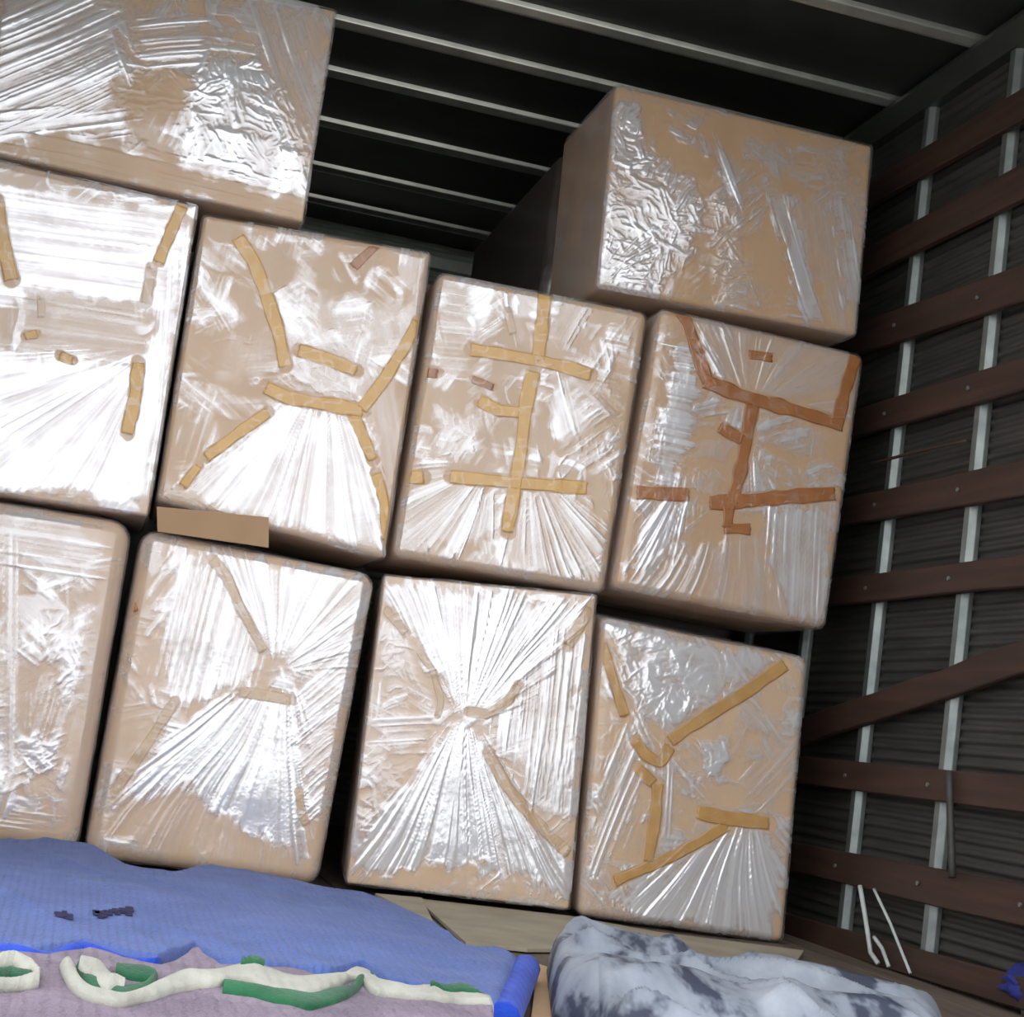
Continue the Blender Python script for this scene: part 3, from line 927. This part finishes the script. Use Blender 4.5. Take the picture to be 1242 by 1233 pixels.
ribbon('green_trim', [(95, 1178), (110, 1195), (150, 1206), (178, 1198), (188, 1188), (165, 1182), (140, 1178)], 13, M_GREEN, mv, .004, .006, 2)
ribbon('white_trim', [(78, 1178), (86, 1196), (110, 1208), (150, 1210), (195, 1200), (235, 1187), (290, 1188), (345, 1198), (400, 1198), (425, 1182), (440, 1180), (455, 1196), (500, 1206), (560, 1214), (605, 1222)],
       [12, 14, 12, 11, 14, 22, 22, 17, 14, 12, 14, 14, 13, 12, 10], M_WHITE, mv, .006, .005, 3)
ribbon('white_trim', [(95, 1176), (112, 1182), (130, 1198), (150, 1202)], [10, 22, 20, 8], M_WHITE, mv, .009, .005, 5)
ribbon('green_trim', [(270, 1199), (330, 1206), (375, 1218), (420, 1210), (440, 1190), (452, 1186)], [8, 9, 20, 14, 12, 10], M_GREEN, mv, .004, .006, 4)
ribbon('green_trim', [(290, 1180), (318, 1184)], 8, M_GREEN, mv, .012, .004, 4)
ribbon('green_trim', [(520, 1210), (560, 1208), (600, 1214)], 7, M_GREEN, mv, .012, .004, 6)
ribbon('white_trim', [(-20, 1182), (15, 1174), (35, 1180), (45, 1190)], [8, 9, 9, 6], M_WHITE, mv, .008, .006, 7)
ribbon('green_trim', [(-20, 1192), (10, 1184), (35, 1190)], 8, M_GREEN, mv, .006, .006, 8)
ribbon('white_trim', [(-20, 1202), (15, 1197), (45, 1192)], 8, M_WHITE, mv, .008, .006, 9)

# grey-blue crumpled sheet
M_SHEET = None


def sheet_mat():
    m, nt, b = mat_new('grey_blue_sheet')
    f = noise(nt, 9, 4, (1.5, .55, 1), .62)
    r = nt.nodes.new('ShaderNodeValToRGB')
    r.color_ramp.elements[0].position = .40; r.color_ramp.elements[0].color = (.04, .05, .08, 1)  # dark print, stretched along the folds so it also paints crease shade
    r.color_ramp.elements[1].position = .48; r.color_ramp.elements[1].color = (.22, .25, .30, 1)
    e = r.color_ramp.elements.new(.7); e.color = (.32, .35, .40, 1)
    nt.links.new(f, r.inputs[0]); nt.links.new(r.outputs[0], b.inputs['Base Color'])
    b.inputs['Roughness'].default_value = .55
    bump(nt, b, noise(nt, 60, 3), .3, .002)
    return m


M_SHEET = sheet_mat()


def hsheet(X, Y, u, v):
    wx = X + .10 * (fbm(X * 5, Y * 3, 33) - .5); wy = Y + .22 * (fbm(X * 5 + 9, Y * 3, 34) - .5)
    a = (wx * .80 + wy * .60) * 7; b = (wy * .8 - wx * .6) * 3
    f = .075 * (ridge(a, b, 31, .75) - .62) + .030 * (ridge(a * 2.1 + 3, b * 2.4, 32, .8) - .6)
    return (f + .012 * (fbm(X * 5, Y * 3, 35) - .5)) * sstep(0, .22, np.minimum(np.minimum(u, 1 - u), np.minimum(v, 1 - v)) * 1.0) + .012


ZS = .065
far = [(668, 1138), (682, 1130), (700, 1128), (760, 1143), (850, 1157), (950, 1166), (1010, 1184), (1100, 1200), (1150, 1216)]
near = [(676, 1190), (700, 1205), (730, 1225), (760, 1280), (860, 1300), (960, 1300), (1040, 1300), (1100, 1290), (1150, 1260)]
sh, SX, SY, SZ = cloth('crumpled_sheet', far, near, ZS, M_SHEET, hsheet, .010, 200, 130, None, .16, .012)
tag(sh, 'crumpled grey-blue patterned sheet heaped on the floor at bottom right', 'sheet')

# flat boards on the floor
M_BEIGE = simple('khaki_board', (.30, .26, .19), (.40, .35, .26), 8, .85, 0, None, .3, .002)


def board(name, px, z, th, mat, label, cat, parent=None, warp=.0):
    P = [at_z(*q, z) for q in px]
    m = MB(); n = len(P)
    m.v = [tuple(p) for p in P] + [(p[0], p[1], z - th) for p in P]
    m.f = [tuple(range(n)), tuple(range(2 * n - 1, n - 1, -1))] + [(i, (i + 1) % n, n + (i + 1) % n, n + i) for i in range(n)]
    o = m.build(name, mat, parent, False, .001)
    if label: tag(o, label, cat)
    return o


board('khaki_sheet', [(505, 1089), (690, 1110), (800, 1130), (975, 1152), (960, 1175), (760, 1150), (640, 1150), (565, 1142)], .010, .007, M_BEIGE,
      'flat khaki board on the floor between the blue blanket and grey sheet', 'board')
board('cardboard_scrap', [(455, 1083), (512, 1088), (528, 1122), (480, 1096)], .016, .005, M_BEIGE,
      'small torn khaki scrap peeking out behind the blue blanket', 'cardboard')
board('cardboard_sheet', [(652, 1168), (690, 1180), (770, 1250), (642, 1250)], .008, .006, M_CARD3,
      'flat tan cardboard on the floor between blue hem and grey sheet', 'cardboard')

# straps hanging from the lowest slats of the right wall
def at_x(px, py, x):
    v = ray(px, py); return CAM + v * (x - CAM[0]) / v[0]


def strap(px, r, label, mat=M_STEEL):
    m = MB(); pts = [tuple(at_x(*q, XR - .032)) for q in px]
    P = []
    for a, b in zip(pts[:-1], pts[1:]):
        for k in range(4): P.append(tuple(np.array(a) + (np.array(b) - np.array(a)) * k / 4))
    P.append(pts[-1])
    m.tube(P, r, 8)
    o = m.build('hanging_strap', mat, None, True)
    tag(o, label, 'strap', 'straps hanging on the slatted wall')


M_STRAP = simple('pale_nylon', (.42, .46, .45), (.55, .60, .58), 20, .6, 0)
strap([(1043, 1074), (1050, 1115), (1056, 1155), (1065, 1168)], .0055, 'thick white strap hanging beside the left lower wall post', M_STRAP)
strap([(1060, 1136), (1070, 1150), (1078, 1172)], .0045, 'short bent white strap end, lowest on the slatted wall', M_STRAP)
strap([(1060, 1078), (1080, 1120), (1104, 1180)], .0035, 'thin greenish cord slanting down between the two lower wall posts', M_STRAP)
strap([(1151, 935), (1153, 1000), (1155, 1064)], .008, 'dull grey strap hanging just right of the second wall post', M_WALL)
strap([(1058, 562), (1110, 548), (1172, 534)], .004, 'thin dark cord stretched slantwise across the upper wall posts', M_SLAT)

# odds and ends at the foot of the right wall
bm_ = at_z(1262, 1212, .03)
n_, k_ = 40, 24
th = np.linspace(0, 2 * np.pi, n_)[:, None]; ph = np.linspace(0, np.pi, k_)[None, :]
rr = .075 * (1 + .30 * (ridge(th * 2 + 3 * np.cos(ph), ph * 2, 71, 1) - .5) * np.sin(ph))
V = np.stack([bm_[0] + rr * np.sin(ph) * np.cos(th), bm_[1] + rr * np.sin(ph) * np.sin(th), .05 + rr * .62 * np.cos(ph) + 0 * th], -1).reshape(-1, 3)
V[:, 2] = np.maximum(V[:, 2], .002)
tag(link('cloth_bag', mesh_np('cloth_bag', V, grid_quads(n_, k_)[:, ::-1]), simple('navy_cloth', (.008, .012, .12), (.02, .03, .22), 20, .8)),
    'small dark blue cloth bag on the floor in the bottom right corner', 'bag')
m = MB(); P = [at_z(x, y, .006) for x, y in ((1128, 1188), (1150, 1191), (1172, 1189), (1190, 1193), (1206, 1192))]
m.tube([tuple(p) for p in P], .005, 7)
tag(m.build('film_scrap', M_STRAP, None, True), 'twisted scrap of white film on the floor below the slatted wall', 'scrap')


# every Empty sits at the base of its thing
for o in list(COL.objects):
    if o.type == 'EMPTY' and o.children:
        vs = np.concatenate([np.array([v for c in ch.bound_box for v in c]).reshape(-1, 3) for ch in o.children])
        c = Vector(((vs[:, 0].min() + vs[:, 0].max()) / 2, (vs[:, 1].min() + vs[:, 1].max()) / 2, vs[:, 2].min()))
        o.location = c
        for ch in o.children: ch.data.transform(Matrix.Translation(-c))
